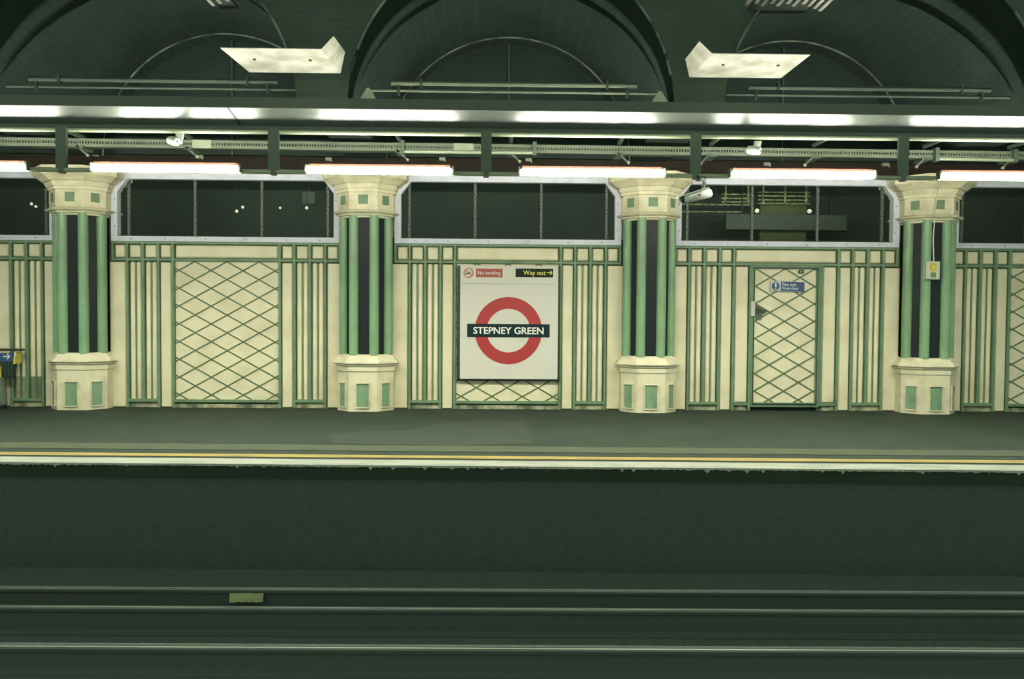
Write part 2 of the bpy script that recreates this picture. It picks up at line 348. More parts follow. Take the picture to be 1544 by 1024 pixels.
def make_column(label):
    t = thing('column', label, 'column', (0,0,0), 'octagonal cream and green columns')
    ZB = 0.
    mb = MB(); mb.loft([oct_ring(0,0), oct_ring(0,.582)]); ped = part(mb, 'pedestal', 'stone', t)
    mb = MB(); mb.loft([oct_ring(.0,.575),oct_ring(-.012,.576),oct_ring(-.012,.586),oct_ring(.014,.587),oct_ring(.014,.652),oct_ring(-.01,.654),oct_ring(-.01,.666),oct_ring(.034,.668),oct_ring(.034,.686),oct_ring(.01,.688),oct_ring(.01,.698),oct_ring(.064,.70),oct_ring(.064,.716),oct_ring(.045,.745),oct_ring(.03,.765),oct_ring(.022,.766),oct_ring(-.02,.815),oct_ring(-.04,.83)])
    part(mb, 'pedestal_cap', 'stone', t)
    for fc, w in ((0,.19),(1,.155),(-1,.155)):
        # recessed green panel with a raised cream surround lip
        p, u, nr = inset(None, fc, w, .055, .415, .002)
        m1 = MB(); m1.poly(p, [(0,1,3,2)]); ip = part(m1, 'inset_panel', 'inset', t, 'green inset panel')
        m2 = MB()
        q, _, _ = inset(None, fc, w, .055, .415, 0)
        def slab(a, b, wd):
            d = (b-a).normalized(); s_ = d.cross(nr).normalized()*wd
            pts = [a-s_, b-s_, b+s_, a+s_]; m2.poly([x for x in pts]+[x+nr*.020 for x in pts], [(4,5,6,7),(0,1,5,4),(1,2,6,5),(2,3,7,6),(3,0,4,7)])
        slab(q[2], q[3], .008); slab(q[0], q[2], .006); slab(q[1], q[3], .006); slab(q[0], q[1], .008)
        s2 = part(m2, 'inset_frame', 'stone', ip)
    # shaft
    mb = MB(); cp = [(-.148,-.31),(.148,-.31),(.322,-.13),(.322,.2),(-.322,.2),(-.322,-.13)]
    mb.loft([[(x,y,z) for x,y in cp] for z in (.80,2.86)]); part(mb, 'shaft', 'core', t, 'glossy black shaft core')
    for x, y in ((-.148,-.305),(.148,-.305),(.322,-.13),(-.322,-.13)):
        mb = MB(); mb.tube([(x,y,.815),(x,y,2.86)], .07, 18); part(mb, 'rib', 'rib', t, 'pale green rounded rib')
    # capital
    mb = MB(); mb.loft([oct_ring(-.05,2.825),oct_ring(-.035,2.828),oct_ring(-.03,2.848),oct_ring(-.045,2.85),oct_ring(-.045,2.856),oct_ring(-.01,2.858),oct_ring(.0,2.876),oct_ring(-.012,2.878),oct_ring(-.012,2.884),oct_ring(.03,2.888),oct_ring(.054,2.906),oct_ring(.054,2.918),oct_ring(.018,2.935),oct_ring(-.012,2.94),oct_ring(-.012,2.952),oct_ring(.0,2.954)])
    part(mb, 'neck_moulding', 'stone', t)
    mb = MB(); mb.loft([oct_ring(0,2.95),oct_ring(0,3.178),oct_ring(-.012,3.179),oct_ring(-.012,3.189),oct_ring(.018,3.19),oct_ring(.024,3.228),oct_ring(.012,3.230),oct_ring(.012,3.237),oct_ring(.034,3.238),oct_ring(.062,3.296),oct_ring(.045,3.298),oct_ring(.045,3.307),oct_ring(.085,3.308),oct_ring(.13,3.345),oct_ring(.19,3.385),oct_ring(.20,3.39),oct_ring(.20,3.50)])
    part(mb, 'capital', 'stone', t)
    for fc, w in ((0,.14),(1,.12),(-1,.12)):
        p, u, nr = inset(None, fc, w, 3.015, 3.15, .002)
        m1 = MB(); m1.poly(p, [(0,1,3,2)]); part(m1, 'capital_square', 'green', t, 'small green square')
    return t
col0 = make_column('x')
labels = {1:'octagonal green ribbed column on cream pedestal beside the lattice panel, next to the bin with the blue arrow sign',
 2:'octagonal green ribbed column between the lattice wall panel and the station name sign',
 3:'octagonal green ribbed column with a white security camera beside its capital',
 4:'octagonal green ribbed column carrying a small white box with an amber label'}
for k in (1,2,3,4):
    if k == 1: col0.location = (colx(1),0,ZF); col0['label'] = labels[1]
    else: dup(col0, (colx(k),0,ZF), labels[k])
for k in (0,5):       # outside the frame, keep the wall whole
    pass

# ================================================================ panelled wall bays
W, ZT0, ZB0 = (.795,1.012,1.243,1.474,1.70), 2.26, .150
def lattice_mb(x0, x1, z0, z1, cx, W_, H_, ztop, y, w=.02, t=.012):
    mb = MB(); sl = H_/W_
    for sgn in (1,-1):
        for i in range(-20, 21):
            # line z = ztop + sgn*sl*(x-cx-i*W_)
            def Z(x): return ztop+sgn*sl*(x-cx-i*W_)
            xa, xb = x0, x1
            lo, hi = sorted(((z0-ztop)/(sgn*sl)+cx+i*W_, (z1-ztop)/(sgn*sl)+cx+i*W_))
            xa, xb = max(xa, lo), min(xb, hi)
            if xb-xa > .02: mb.bar((xa,Z(xa)), (xb,Z(xb)), w, t, y+(0 if sgn > 0 else .003))
    return mb
bay_label = {0:'cream board wall bay with green battens at the platform end behind the bin',
 1:'cream wall bay with green battens around a tall open diamond lattice panel',
 2:'cream wall bay with green battens behind the red ring station sign',
 3:'cream wall bay with green battens on both sides of the fire exit door',
 4:'cream wall bay with green battens beyond the column with the white box'}
for k in range(5):
    cx = bayx(k)
    wb = struct('wall_back', (cx,0,ZF), bay_label[k], 'wall')
    mb = MB()
    if k == 3:
        mb.box(cx-1.74,cx-.50,.03,.12,0,2.62); mb.box(cx+.50,cx+1.74,.03,.12,0,2.62); mb.box(cx-.5,cx+.5,.03,.12,2.2,2.62)
    else: mb.box(cx-1.74,cx+1.74,.03,.12,0,2.62)
    part(mb, 'backing_board', 'gap', wb)  # dark backing paints shade into the gaps between boards and battens
    if k != 3: mb = MB(); mb.box(cx-.77,cx+.77,.024,.03,.168,2.24); part(mb, 'lattice_board', 'cream', wb)
    for s in (-1,1):
        def bx(a, b, *r): return (cx+min(s*a,s*b), cx+max(s*a,s*b), *r)
        # plain boards reaching the floor
        mb = MB(); mb.cbox(*bx(.826,.981,.0,.04,.05,2.222,.012)); part(mb, 'plain_board', 'cream', wb)
        mb = MB(); mb.cbox(*bx(1.504,1.74,.0,.04,.05,2.222,.012)); part(mb, 'plain_board', 'cream', wb)
        # fluted boards
        for a, b in ((1.044,1.117),(1.138,1.211),(1.275,1.348),(1.369,1.442)):
            mb = MB(); x0, x1 = bx(a,b)[:2]; m_ = (x0+x1)/2; r_ = (x1-x0)/2; n = 8
            ring = lambda z, sc: [(m_+r_*sc*math.cos(PI*i/n), .035-.028*sc*math.sin(PI*i/n), z) for i in range(n+1)]
            mb.loft([ring(.175,1), ring(2.205,1), ring(2.222,.75), ring(2.23,.3)]); mb.smooth = True
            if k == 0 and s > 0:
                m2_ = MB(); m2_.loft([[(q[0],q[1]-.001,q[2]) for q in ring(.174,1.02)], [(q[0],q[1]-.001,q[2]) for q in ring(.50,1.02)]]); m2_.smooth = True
            fb = part(mb, 'fluted_board', 'cream', wb)
            if k == 0 and s > 0: part(m2_, 'dark_low_end', 'cream_low_dark' if a > 1.2 else 'cream_low_mid', fb, 'dark lower end')  # lower ends of these boards are darker than the rest
        mb = MB(); mb.box(*bx(1.035,1.451,.008,.031,.172,2.23)) if False else None
        # narrow green grooves between fluted pairs
        for a in (1.1275,1.3585):
            mb = MB(); mb.box(*bx(a-.009,a+.009,.018,.031,.17,2.23)); part(mb, 'groove_bead', 'green', wb)
        # plinth under fluted boards
        mb = MB(); mb.box(*bx(1.03,1.455,.02,.04,.0,.125)); part(mb, 'plinth', 'cream_worn', wb)
        # battens
        for a, z0, w in ((W[0],.04,.020),(W[1],.04,.020),(W[2],.17,.022),(W[3],.04,.018)):
            mb = MB(); mb.cbox(*bx(a-w,a+w,-.018,.04,z0,2.53,.006)); part(mb, 'batten', 'green', wb)
        mb = MB(); mb.cbox(*bx(W[4]-.03,W[4]+.01,-.018,.04,2.235,2.53,.006)); part(mb, 'batten', 'green', wb)
        mb = MB(); mb.cbox(*bx(W[1],W[3],-.02,.04,.128,.172,.006)); part(mb, 'batten', 'green', wb)
        # square raised panels of the top band
        for a, b in ((.83,.98),(1.045,1.21),(1.277,1.44),(1.508,1.655)):
            mb = MB(); mb.cbox(*bx(a,b,.004,.04,2.292,2.478,.015)); part(mb, 'square_panel', 'cream', wb)
    mb = MB(); mb.cbox(cx-.76,cx+.76,.004,.04,2.292,2.478,.018); part(mb, 'long_panel', 'cream', wb)
    for z in (2.26,2.51):
        mb = MB(); mb.cbox(cx-1.71,cx+1.71,-.015,.04,z-.02,z+.02,.006); part(mb, 'top_rail', 'green', wb)
    if k != 3:
        mb = MB(); mb.cbox(cx-.8,cx+.8,-.015,.04,.125,.168,.006); part(mb, 'bottom_rail', 'green', wb)
        mb = MB(); mb.box(cx-.79,cx+.79,.0,.04,.0,.10); part(mb, 'plinth', 'cream_worn', wb)
        part(lattice_mb(cx-.78,cx+.78,.165,2.24,cx,.478 if k != 2 else .465,.267,2.238,.016), 'lattice', 'lattice', wb, 'green diamond lattice')
    else:
        for s in (-1,1):
            mb = MB(); a, b = sorted((cx+s*.573, cx+s*.763)); mb.cbox(a,b,.0,.04,.17,2.225,.012); part(mb, 'plain_board', 'cream', wb)
            mb = MB(); mb.box(a,b,.015,.04,.0,.115); part(mb, 'plinth', 'cream_worn', wb)
            mb = MB(); a, b = sorted((cx+s*.53, cx+s*.80)); mb.cbox(a,b,-.018,.04,.12,.165,.006); part(mb, 'batten', 'green', wb)
            mb = MB(); a, b = sorted((cx+s*.525, cx+s*.56)); mb.cbox(a,b,-.022,.04,.0 if s < 0 else .12,2.24,.006); part(mb, 'batten', 'green', wb)
# wall strips behind the columns
for k in range(0,6):
    mb = MB(); mb.box(colx(k)-.42,colx(k)+.42,.10,.25,0,3.6)
    o = mb.build('trim_%d'%(k+1), 'cream', None, (colx(k),.15,ZF)); o['kind'] = 'structure'; o['label'] = 'cream wall strip behind a column'; o['category'] = 'wall'

# ---------------------------------------------------------------- door
cx = bayx(3)
dr = struct('door_1', (cx,0,ZF), 'cream fire exit door covered with a green diamond lattice', 'door')
mb = MB(); mb.box(cx-.49,cx+.49,.035,.075,.10,2.215); lf = part(mb, 'door_leaf', 'cream', dr)
part(lattice_mb(cx-.475,cx+.475,.165,2.20,cx+.0,.452,.2655,2.20,.024,.02,.012), 'lattice', 'lattice', lf, 'green diamond lattice')
mb = MB()
mb.ring_prism([(cx-.525,.10),(cx+.525,.10),(cx+.525,2.24),(cx-.525,2.24)], [(cx-.472,.165),(cx+.472,.165),(cx+.472,2.20),(cx-.472,2.20)], -.006, .04)
part(mb, 'door_frame', 'green', dr)
mb = MB(); mb.ring_prism([(cx-.492,.13),(cx+.492,.13),(cx+.492,2.218),(cx-.492,2.218)], [(cx-.478,.155),(cx+.478,.155),(cx+.478,2.204),(cx-.478,2.204)], -.012, .0)
part(mb, 'door_bead', 'darksteel', dr)
mb = MB(); mb.box(cx-.5,cx+.5,.08,.12,0,.3); part(mb, 'threshold_gap', 'dark', dr)
a, b = at(1132.3,454,-.03), at(1138,477,-.03)
mb = MB(); mb.cbox(a.x,b.x,-.045,-.005,b.z,a.z,.006); part(mb, 'lock_plate', 'white', dr, 'white lock plate')
h = at(1140,469,-.0)
mb = MB(); mb.prism([(h.x,h.z+.11),(h.x+.05,h.z+.07),(h.x+.19,h.z+.0),(h.x+.10,h.z-.07),(h.x+.085,h.z-.14),(h.x+.02,h.z-.14),(h.x,h.z-.1)], .022, .036); part(mb, 'lock_patch', 'stain', dr, 'grimy green lock patch')
mb = MB(); mb.box(h.x+.02,h.x+.06,-.01,.03,h.z-.03,h.z+.06); mb.tube([(h.x+.04,-.005,h.z+.02),(h.x+.04,-.035,h.z+.02),(h.x+.06,-.04,h.z+.02),(h.x+.15,-.04,h.z+.012)], .011, 8); part(mb, 'handle', 'steel', dr, 'grey lever handle')

# ---------------------------------------------------------------- windows above the bays
win_label = {0:'dark window opening in a pale frame above the bin', 1:'dark window opening in a pale frame above the lattice panel',
 2:'dark window opening in a pale frame above the station sign', 3:'dark window opening in a pale frame above the fire exit door',
 4:'dark window opening in a pale frame right of the last column'}
for k in range(5):
    cx = bayx(k)
    w = struct('window_%d'%(k+1), (cx,0,2.53), win_label[k], 'window')
    o = [(-1.70,2.53),(1.70,2.53),(1.70,3.315),(1.545,3.56),(-1.545,3.56),(-1.70,3.315)]
    i_ = [(-1.605,2.605),(1.605,2.605),(1.605,3.262),(1.46,3.452),(-1.46,3.452),(-1.605,3.262)]
    mb = MB(); mb.ring_prism([(cx+x,z) for x,z in o],[(cx+x,z) for x,z in i_], -.03, .06); fr = part(mb, 'window_frame', 'frame', w)
    for dx in (-1.49,-.5,.5,1.49):
        mb = MB(); mb.box(cx+dx-.019,cx+dx+.019,.09,.12,2.55,3.52); part(mb, 'mullion', 'mullion', w)
    mb = MB()
    for bxp in (-1.4,-.9,-.3,.3,.9,1.4): mb.sphere((cx+bxp,-.031,2.565),.009,8)
    for s in (-1,1):
        for zz in (2.75,2.95,3.15): mb.sphere((cx+s*1.64,-.031,zz),.009,8)
    part(mb, 'frame_screws', 'steel', fr)

# ---------------------------------------------------------------- void behind the windows
vd = MB()
vd.poly([(XL,.34,2.2),(XR,.34,2.2),(XR,3.6,2.2),(XL,3.6,2.2),(XL,.34,5.0),(XR,.34,5.0),(XR,3.6,5.0),(XL,3.6,5.0)], [(0,1,2,3),(4,7,6,5),(3,2,6,7),(0,3,7,4),(1,5,6,2)])
solo(vd, 'wall_rear', 'void', 'dark inner wall seen through the window openings', 'wall', (X2,2.5,2.2), kind='structure')

# ================================================================ upper wall, lunettes, arcade
ZS, R = 3.79, 1.82
wu = struct('wall_upper', (X2,0,3.5), 'red brown brickwork over the windows with dark arched recesses above', 'wall')
mb = MB()
for k in range(5):
    cx = bayx(k); mb.box(cx-S/2,cx+S/2,.0,.12,3.52,ZS+.02)
part(mb, 'brick_lintel', 'transom', wu, 'red brown brick lintel')
mb = MB()
for k in range(5):
    cx = bayx(k); n = 48
    lo = [(cx-S/2,0,ZS)]+[(x,0,z) for x,z in arc(cx,ZS,R,PI,0,n)]+[(cx+S/2,0,ZS)]
    hi = [(p[0],0,6.2) for p in lo]; mb.strip(lo, hi)
    a = [(x,0,z) for x,z in arc(cx,ZS,R,PI,0,n)]; mb.strip(a, [(p[0],.3,p[2]) for p in a])
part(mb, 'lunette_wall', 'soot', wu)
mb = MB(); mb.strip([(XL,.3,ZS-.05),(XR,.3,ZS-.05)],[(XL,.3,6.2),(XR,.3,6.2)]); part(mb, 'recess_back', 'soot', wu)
for k in range(5):
    cx = bayx(k)
    mb = MB(); mb.tube([(x,-.01,z) for x,z in arc(cx,ZS,R-.0,PI,0,56)], .018, 8); part(mb, 'arch_edging', 'edging', wu, 'pale arch edging')
    mb = MB(); mb.box(cx-.012,cx+.012,.25,.29,ZS,ZS+R); part(mb, 'glazing_bar', 'steel', wu)
YA = -2.92
ce = struct('ceiling', (X2,YA,ZS), 'sooty brick vault with wide arches over the platform', 'ceiling')
mb = MB()
for k in range(5):
    cx = bayx(k); n = 64
    a = [(cx-S/2,0,ZS)]+[(x,0,z) for x,z in arc(cx,ZS,R,PI,0,n)]+[(cx+S/2,0,ZS)]
    f_ = [(p[0],YA,p[2]) for p in a]; mb.strip(a, f_)
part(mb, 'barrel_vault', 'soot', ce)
mb = MB()
for k in range(5):
    cx = bayx(k); n = 64
    a = [(cx-S/2,YA,ZS)]+[(x,YA,z) for x,z in arc(cx,ZS,R,PI,0,n)]+[(cx+S/2,YA,ZS)]
    mb.strip(a, [(p[0],YA,5.75) for p in a])
n = 14; prof = [(YA-4.2*(1-math.cos(PI/2*i/n)), 5.75+2.4*math.sin(PI/2*i/n)) for i in range(n+1)]
for i in range(n): mb.strip([(XL-0,prof[i][0],prof[i][1]),(XR,prof[i][0],prof[i][1])], [(XL,prof[i+1][0],prof[i+1][1]),(XR,prof[i+1][0],prof[i+1][1])])
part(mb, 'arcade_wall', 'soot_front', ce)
for k in range(5):
    cx = bayx(k)
    mb = MB(); mb.tube([(x,YA-.005,z) for x,z in arc(cx,ZS,R-.005,PI-.2,.2,60)], .016, 8); part(mb, 'arch_edging', 'edging', ce, 'worn pale arch edge')

# ================================================================ girder with hangers, trunking and lights
YG = -2.95
def zy(py, Y): return at(772, py, Y).z
zt, z1, z2, z3, z4 = zy(151,YG), zy(167,YG), zy(187.5,YG), zy(196,YG), zy(202.5,YG)
gd = thing('girder', 'long grey green steel girder running above the fluorescent lights', 'girder', (X2,YG,z4))
def xloft(prof, name, mat, par, label=None, smooth=False):
    mb = MB(); mb.loft([[(x,YG+a,b) for a,b in prof] for x in (XL,XR)]); mb.smooth = smooth; return part(mb, name, mat, par, label)
xloft([(0,z1),(0,zt),(.19,zt),(.19,z1)], 'web', 'girder', gd)
xloft([(0.0,z1),(.17,z2),(.19,z2),(.19,z1)], 'soffit', 'soffit', gd, 'glossy sloping soffit reflecting the lights')
xloft([(.10,z3+.035),(.10,z3),(.12,z4+.012),(.14,z4+.012),(.165,z3),(.165,z2),(.14,z2)], 'lower_flange', 'girder', gd)
mb = MB(); mb.tube([(XL,YG+.105,z4+.02),(XR,YG+.105,z4+.02)], .024, 12); part(mb, 'flange_lip', 'lip', gd, 'pale rounded flange lip')
for px,py in ((557,148),(993,153)):
    g_ = at(px,py,YG+.1)
    mb = MB(); mb.prism([(g_.x-.09,zt),(g_.x+.09,zt),(g_.x+.015,zt+.125),(g_.x-.015,zt+.125)], YG+.02, YG+.14)
    o = part(mb, 'gusset', 'lip', gd, 'small pale triangular gusset')
A_, B_ = at(344,165.5,YG+.01), at(361,181,YG+.12)
mb = MB(); jo = [Vector((A_.x-.012,YG-.004,z1)),Vector((A_.x+.012,YG-.004,z1)),Vector((B_.x+.012,YG+.17-.004,z2-.004)),Vector((B_.x-.012,YG+.17-.004,z2-.004))]
mb.poly(jo+[p+Vector((0,.01,.01)) for p in jo], [(0,1,2,3),(7,6,5,4),(0,4,5,1),(1,5,6,2),(2,6,7,3),(3,7,4,0)]); part(mb, 'joint_strip', 'darksteel', gd, 'dark slanting joint')
YT = -2.93
ztube = at(772, 259.5, YT).z
tr = thing('light_trunking', 'thin grey green trunking hung under the girder between the lights', 'trunking', (X2,YT,ztube))
mb = MB(); mb.tube([(XL,YT+.06,ztube-.012),(XR,YT+.06,ztube-.012)], .026, 10); part(mb, 'conduit', 'tray', tr)
for px in (88.5,410.5,733,1051,1366):
    x = at(px,225,YT).x
    mb = MB(); mb.box(x-.06,x+.06,YT+.04,YT+.075,ztube-.005,z4+.05); mb.box(x-.03,x+.03,YT+.03,YT+.09,ztube-.05,ztube+.03); part(mb, 'hanger', 'steel', tr, 'flat vertical hanger strap')
lights = [(-182,37),(139.5,359),(461.5,682),(784.5,1002),(1102.5,1319),(1417,1634)]
L0 = None
TL = at(1002,263,YT).x-at(784.5,261,YT).x
llab = ['glowing fluorescent tube cut by the photo edge above the bin', 'glowing fluorescent tube over the window above the tall lattice panel',
 'glowing fluorescent tube in front of the column between lattice and sign', 'glowing fluorescent tube over the window above the red ring sign',
 'glowing fluorescent tube over the window above the fire exit door', 'glowing fluorescent tube right of the hanger by the last column']
for i, (a, b) in enumerate(lights):
    x = (at(a,258,YT).x+at(b,260,YT).x)/2
    if L0 is None:
        L0 = thing('fluorescent_light', llab[0], 'light', (x,YT,ztube), 'fluorescent lights under the girder')
        h = TL/2
        mb = MB(); mb.tube([(x-h,YT-.0,ztube),(x-h+.012,YT,ztube),(x-h+.02,YT,ztube),(x+h-.02,YT,ztube),(x+h-.012,YT,ztube),(x+h,YT,ztube)], [.020,.030,.035,.035,.030,.020], 16); part(mb, 'tube', 'tube', L0, 'glowing white tube')
        mb = MB(); mb.box(x-h+.02,x+h-.02,YT-.012,YT+.028,ztube+.040,ztube+.070); part(mb, 'housing', 'halo', L0, 'rust red housing with the tube glow painted in')  # housing coloured red to paint the glow above the tube
        for s in (-1,1):
            mb = MB(); mb.box(x+s*(h+.010)-.010,x+s*(h+.010)+.010,YT-.02,YT+.06,ztube-.03,ztube+.06); part(mb, 'lamp_holder', 'steel', L0)
    else: dup(L0, (x,YT,ztube), llab[i])

# ---------------------------------------------------------------- cable tray behind the hangers
YC = -1.5
zc0 = at(772,223.5,YC).z; slp = .0035
ct = thing('cable_tray', 'long perforated pale cable tray hung behind the hanger straps', 'cable tray', (X2,YC,zc0))
def zc(x): return zc0-slp*(x-X2)
mb = MB()
for a, b in ((-.055,-.017),(.015,.05)):
    mb.loft([[(x,YC,zc(x)+a),(x,YC+.03,zc(x)+a),(x,YC+.03,zc(x)+b),(x,YC,zc(x)+b)] for x in (XL,XR)])
x = XL
while x < XR:
    mb.box(x,x+.017,YC,YC+.02,zc(x)-.018,zc(x)+.016); x += .0365
part(mb, 'perforated_side', 'tray_dim', ct)
mb = MB(); mb.loft([[(x,YC+.035,zc(x)-.03),(x,YC+.25,zc(x)-.03),(x,YC+.25,zc(x)-.024),(x,YC+.035,zc(x)-.024)] for x in (XL,XR)])
mb.loft([[(x,YC+.03,zc(x)-.025),(x,YC+.034,zc(x)-.025),(x,YC+.034,zc(x)+.025),(x,YC+.03,zc(x)+.025)] for x in (XL,XR)])
part(mb, 'tray_bed', 'darksteel', ct)
for px in (120,285,602,771,935,1075,1232,1400,1530):
    x = at(px,224,YC).x; z = zc(x)
    mb = MB(); mb.tube([(x,YC+.1,z-.03),(x,YC+.1,zt-.12)], .006, 6); mb.box(x-.02,x+.02,YG+.17,YC+.12,zt-.13,zt-.09); part(mb, 'drop_rod', 'steel', ct)
    mb = MB(); mb.box(x-.05,x+.05,YC-.02,YC+.26,z-.075,z-.045); mb.bar((x-.04,z-.04),(x+(.11 if px < 1000 else -.16),z-.17),.022,.03,YC-.02); part(mb, 'bracket', 'steel', ct)
    mb = MB(); e = x+(.11 if px < 1000 else -.16); mb.sphere((e,YC-.01,z-.17),.022,8); part(mb, 'bracket_end', 'tray', ct)
for a, b in ((290,318),(684,714)):
    xa, xb = at(a,215,YC).x, at(b,215,YC).x
    mb = MB(); mb.loft([[(q,YC-.006,zc(q)-.055),(q,YC,zc(q)-.055),(q,YC,zc(q)+.052),(q,YC-.006,zc(q)+.052)] for q in (xa,xb)]); part(mb, 'splice_plate', 'tray', ct, 'plain splice plate')
for a, b, py, lab in ((607,806,229.5,'short pale conduit below the cable tray near the middle hanger strap'),(1412,1530,240.5,'short pale conduit below the cable tray at the right end')):
    A, B = at(a,py-1,YC-.03), at(b,py+1,YC-.03)
    t = thing('conduit', lab, 'conduit', (A+B)/2, 'short conduits under the cable tray')
    mb = MB(); mb.tube([A,B], .022, 8); part(mb, 'pipe', 'tray', t)
    for q in (A,B):
        mb = MB(); mb.box(q.x-.025,q.x+.025,YC-.06,YC+.04,q.z-.035,q.z+.14); part(mb, 'clip', 'steel', t)
for px, py in ((145,232.5),(302,236.5),(496,240),(667,240),(797,241),(1156,247.5),(1335,248)):
    q = at(px,py,-.03)
    mb = MB(); mb.box(q.x-.045,q.x+.045,-.06,.0,q.z-.025,q.z+.02); mb.bar((q.x-.02,q.z+.01),(q.x+.05,q.z-.04),.02,.02,-.07)
    part(mb, 'cable_cleat', 'tray', wu)

# ---------------------------------------------------------------- rails inside the arches
YR = -2.45
rl = [('upper',590,960,124.5,130.5,.028),('lower',556,990,136,141.5,.017)]
bn = {1:'left arch', 2:'middle arch over the station sign', 3:'right arch'}
for k in (1,2,3):
    for nm, a, b, ya, yb, r in rl:
        A, B = at(a,ya,YR), at(b,yb,YR); off = (k-2)*S; hx = (A.x+B.x)/2-X2
        zz = (A.z+B.z)/2
        x0, x1 = A.x+off, B.x+off
        t = thing('pipe', ('thick upper' if nm == 'upper' else 'thin lower')+' pale pipe in the '+bn[k]+' behind the girder', 'pipe', ((x0+x1)/2,YR,zz), 'pale pipes in the arches')
        mb = MB(); mb.tube([(x0,YR,zz),(x1,YR,zz)], r, 8); part(mb, 'pipe_run', 'tray_dim' if k == 2 else 'pipe_dark', t)
        for q in (x0+.35, x1-.35):
            mb = MB(); mb.box(q-.012,q+.012,YR-.03,YR+.03,zz-.05,zz+.05); part(mb, 'saddle', 'darksteel', t)

# ---------------------------------------------------------------- sheet metal drip trays on the piers
def drip(side, pts, lab):
    zt_ = [at(*pts[0],-3.76), at(*pts[1],-3.76), at(*pts[3],-3.0), at(*pts[2],-3.0)]
    # level plate, near edge toward the track, far edge against the pier
    z = sum(p.z for p in zt_)/4
    nl, nr = at(*pts[0],-3.76), at(*pts[1],-3.76); fl_, frr = at(*pts[2],-2.96), at(*pts[3],-2.96)
    nl.z = nr.z = at(*pts[0],-3.76).z; fl_.z = frr.z = at(*pts[2],-2.96).z
    t = thing('drip_tray', lab, 'tray', ((nl+frr)/2), 'white drip trays on the arch piers')
    upv = Vector((0,0,.008)); mb = MB()
    q = [nl,nr,frr,fl_]
    mb.poly(q+[p+upv for p in q], [(0,1,2,3),(7,6,5,4),(0,4,5,1),(1,5,6,2),(2,6,7,3),(3,7,4,0)]); part(mb, 'tray_plate', 'sheet', t)
    fp = [at(*p, y) for p, y in pts[4]]
    inn = (nr, frr) if side < 0 else (nl, fl_)
    q = [inn[0]]+fp+[inn[1]]; o_ = Vector((.006*(-side),0,.006)); n_ = len(q)
    cen = q[0]*.5+q[-1]*.5
    mb = MB(); mb.poly(q+[p+o_ for p in q], [(i,i+1,n_-1) for i in range(n_-2)]+[(n_+i+1,n_+i,2*n_-1) for i in range(n_-2)]+[(i,n_+i,n_+(i+1)%n_,(i+1)%n_) for i in range(n_)]); part(mb, 'folded_flap', 'sheet', t, 'upturned folded flap')
    for u_, v_ in ((.22,.42),(.80,.42)):
        p = (nl*(1-u_)+nr*u_)*(1-v_)+(fl_*(1-u_)+frr*u_)*v_
        mb = MB(); mb.tube([p+Vector((0,0,-.012)),p+Vector((0,0,.05))], .016, 8); part(mb, 'fixing_bolt', 'darksteel', t)
drip(-1, [(332,72.5),(484,70),(376,109),(513,108.5),[((502,55),-3.7),((519.5,79),-3.15)]], 'white sheet metal tray under the vault at left, flap on its right end')
drip(1, [(1074,81),(1222,84),(1040,116.5),(1177,119.5),[((1055.5,63),-3.7),((1034,90),-3.15)]], 'white sheet metal tray under the vault at right, flap on its left end')
# slatted grilles high on the vault above the trays
for side, lab in ((1,'slatted metal grille at the top of the photo above the right tray'),(-1,'slatted metal grille at the top of the photo above the left tray')):
    c0 = at(1236,17,-3.05); zg = c0.z; xs_ = [c0.x-.085*i for i in range(11)]
    if side < 0:
        c0 = at(322,9,-3.05); zg = c0.z; xs_ = [c0.x+.10*i for i in range(3)]
    t = thing('vent_grille', lab, 'grille', (xs_[len(xs_)//2],-3.4,zg), 'slatted grilles on the vault')
    for j, x in enumerate(xs_):
        mb = MB(); d0 = -3.05-.06*(j%2)-(0 if j < 2 else .12); mb.box(x-.018,x+.018,-4.6,d0,zg,zg+.025); part(mb, 'slat', 'sheet', t)
    for y in (-3.25,-3.55,-3.9,-4.3): mb = MB(); mb.box(min(xs_)-.02,max(xs_)+.02,y-.02,y+.02,zg+.025,zg+.05); part(mb, 'cross_bar', 'darksteel', t)
    mb = MB(); mb.box(min(xs_)+.1*(side>0),max(xs_)-.1*(side>0),-3.4,-2.85,zg+.05,zg+.08); part(mb, 'wall_bracket', 'darksteel', t)

# ---------------------------------------------------------------- loudspeakers hung from the girder lip
for (ax, ay), (bx_, by), lab in (((271,201),(263.5,213.5),'small white loudspeaker hanging from the girder above the lattice panel'), ((1143,213),(1136,227.5),'small white loudspeaker hanging from the girder above the door')):
    YS = YG+.11
    A, B = at(ax,ay,YS), at(bx_,by,YS-.02)
    t = thing('loudspeaker', lab, 'loudspeaker', A, 'white loudspeakers under the girder')
    mb = MB(); d = Vector((B.x-A.x,0,B.z-A.z)); w = .042
    mb.prism([(A.x-w,A.z),(A.x+w,A.z),(B.x+w*1.6,B.z-.02),(B.x+w*.2,B.z-.0)], YS-.01, YS+.02); part(mb, 'arm', 'offwhite', t)
    mb = MB()
    ax_ = Vector((.80,-.55,-.22)).normalized()
    cc = B+Vector((-.0,-.03,0)); mb.tube([cc-ax_*.085,cc-ax_*.075,cc-ax_*.02,cc+ax_*.055,cc+ax_*.07], [.02,.042,.050,.048,.036], 16); part(mb, 'horn_body', 'white', t)
    mb = MB(); mb.sphere(cc+ax_*.072,.011,8); part(mb, 'centre_cap', 'darksteel', t)

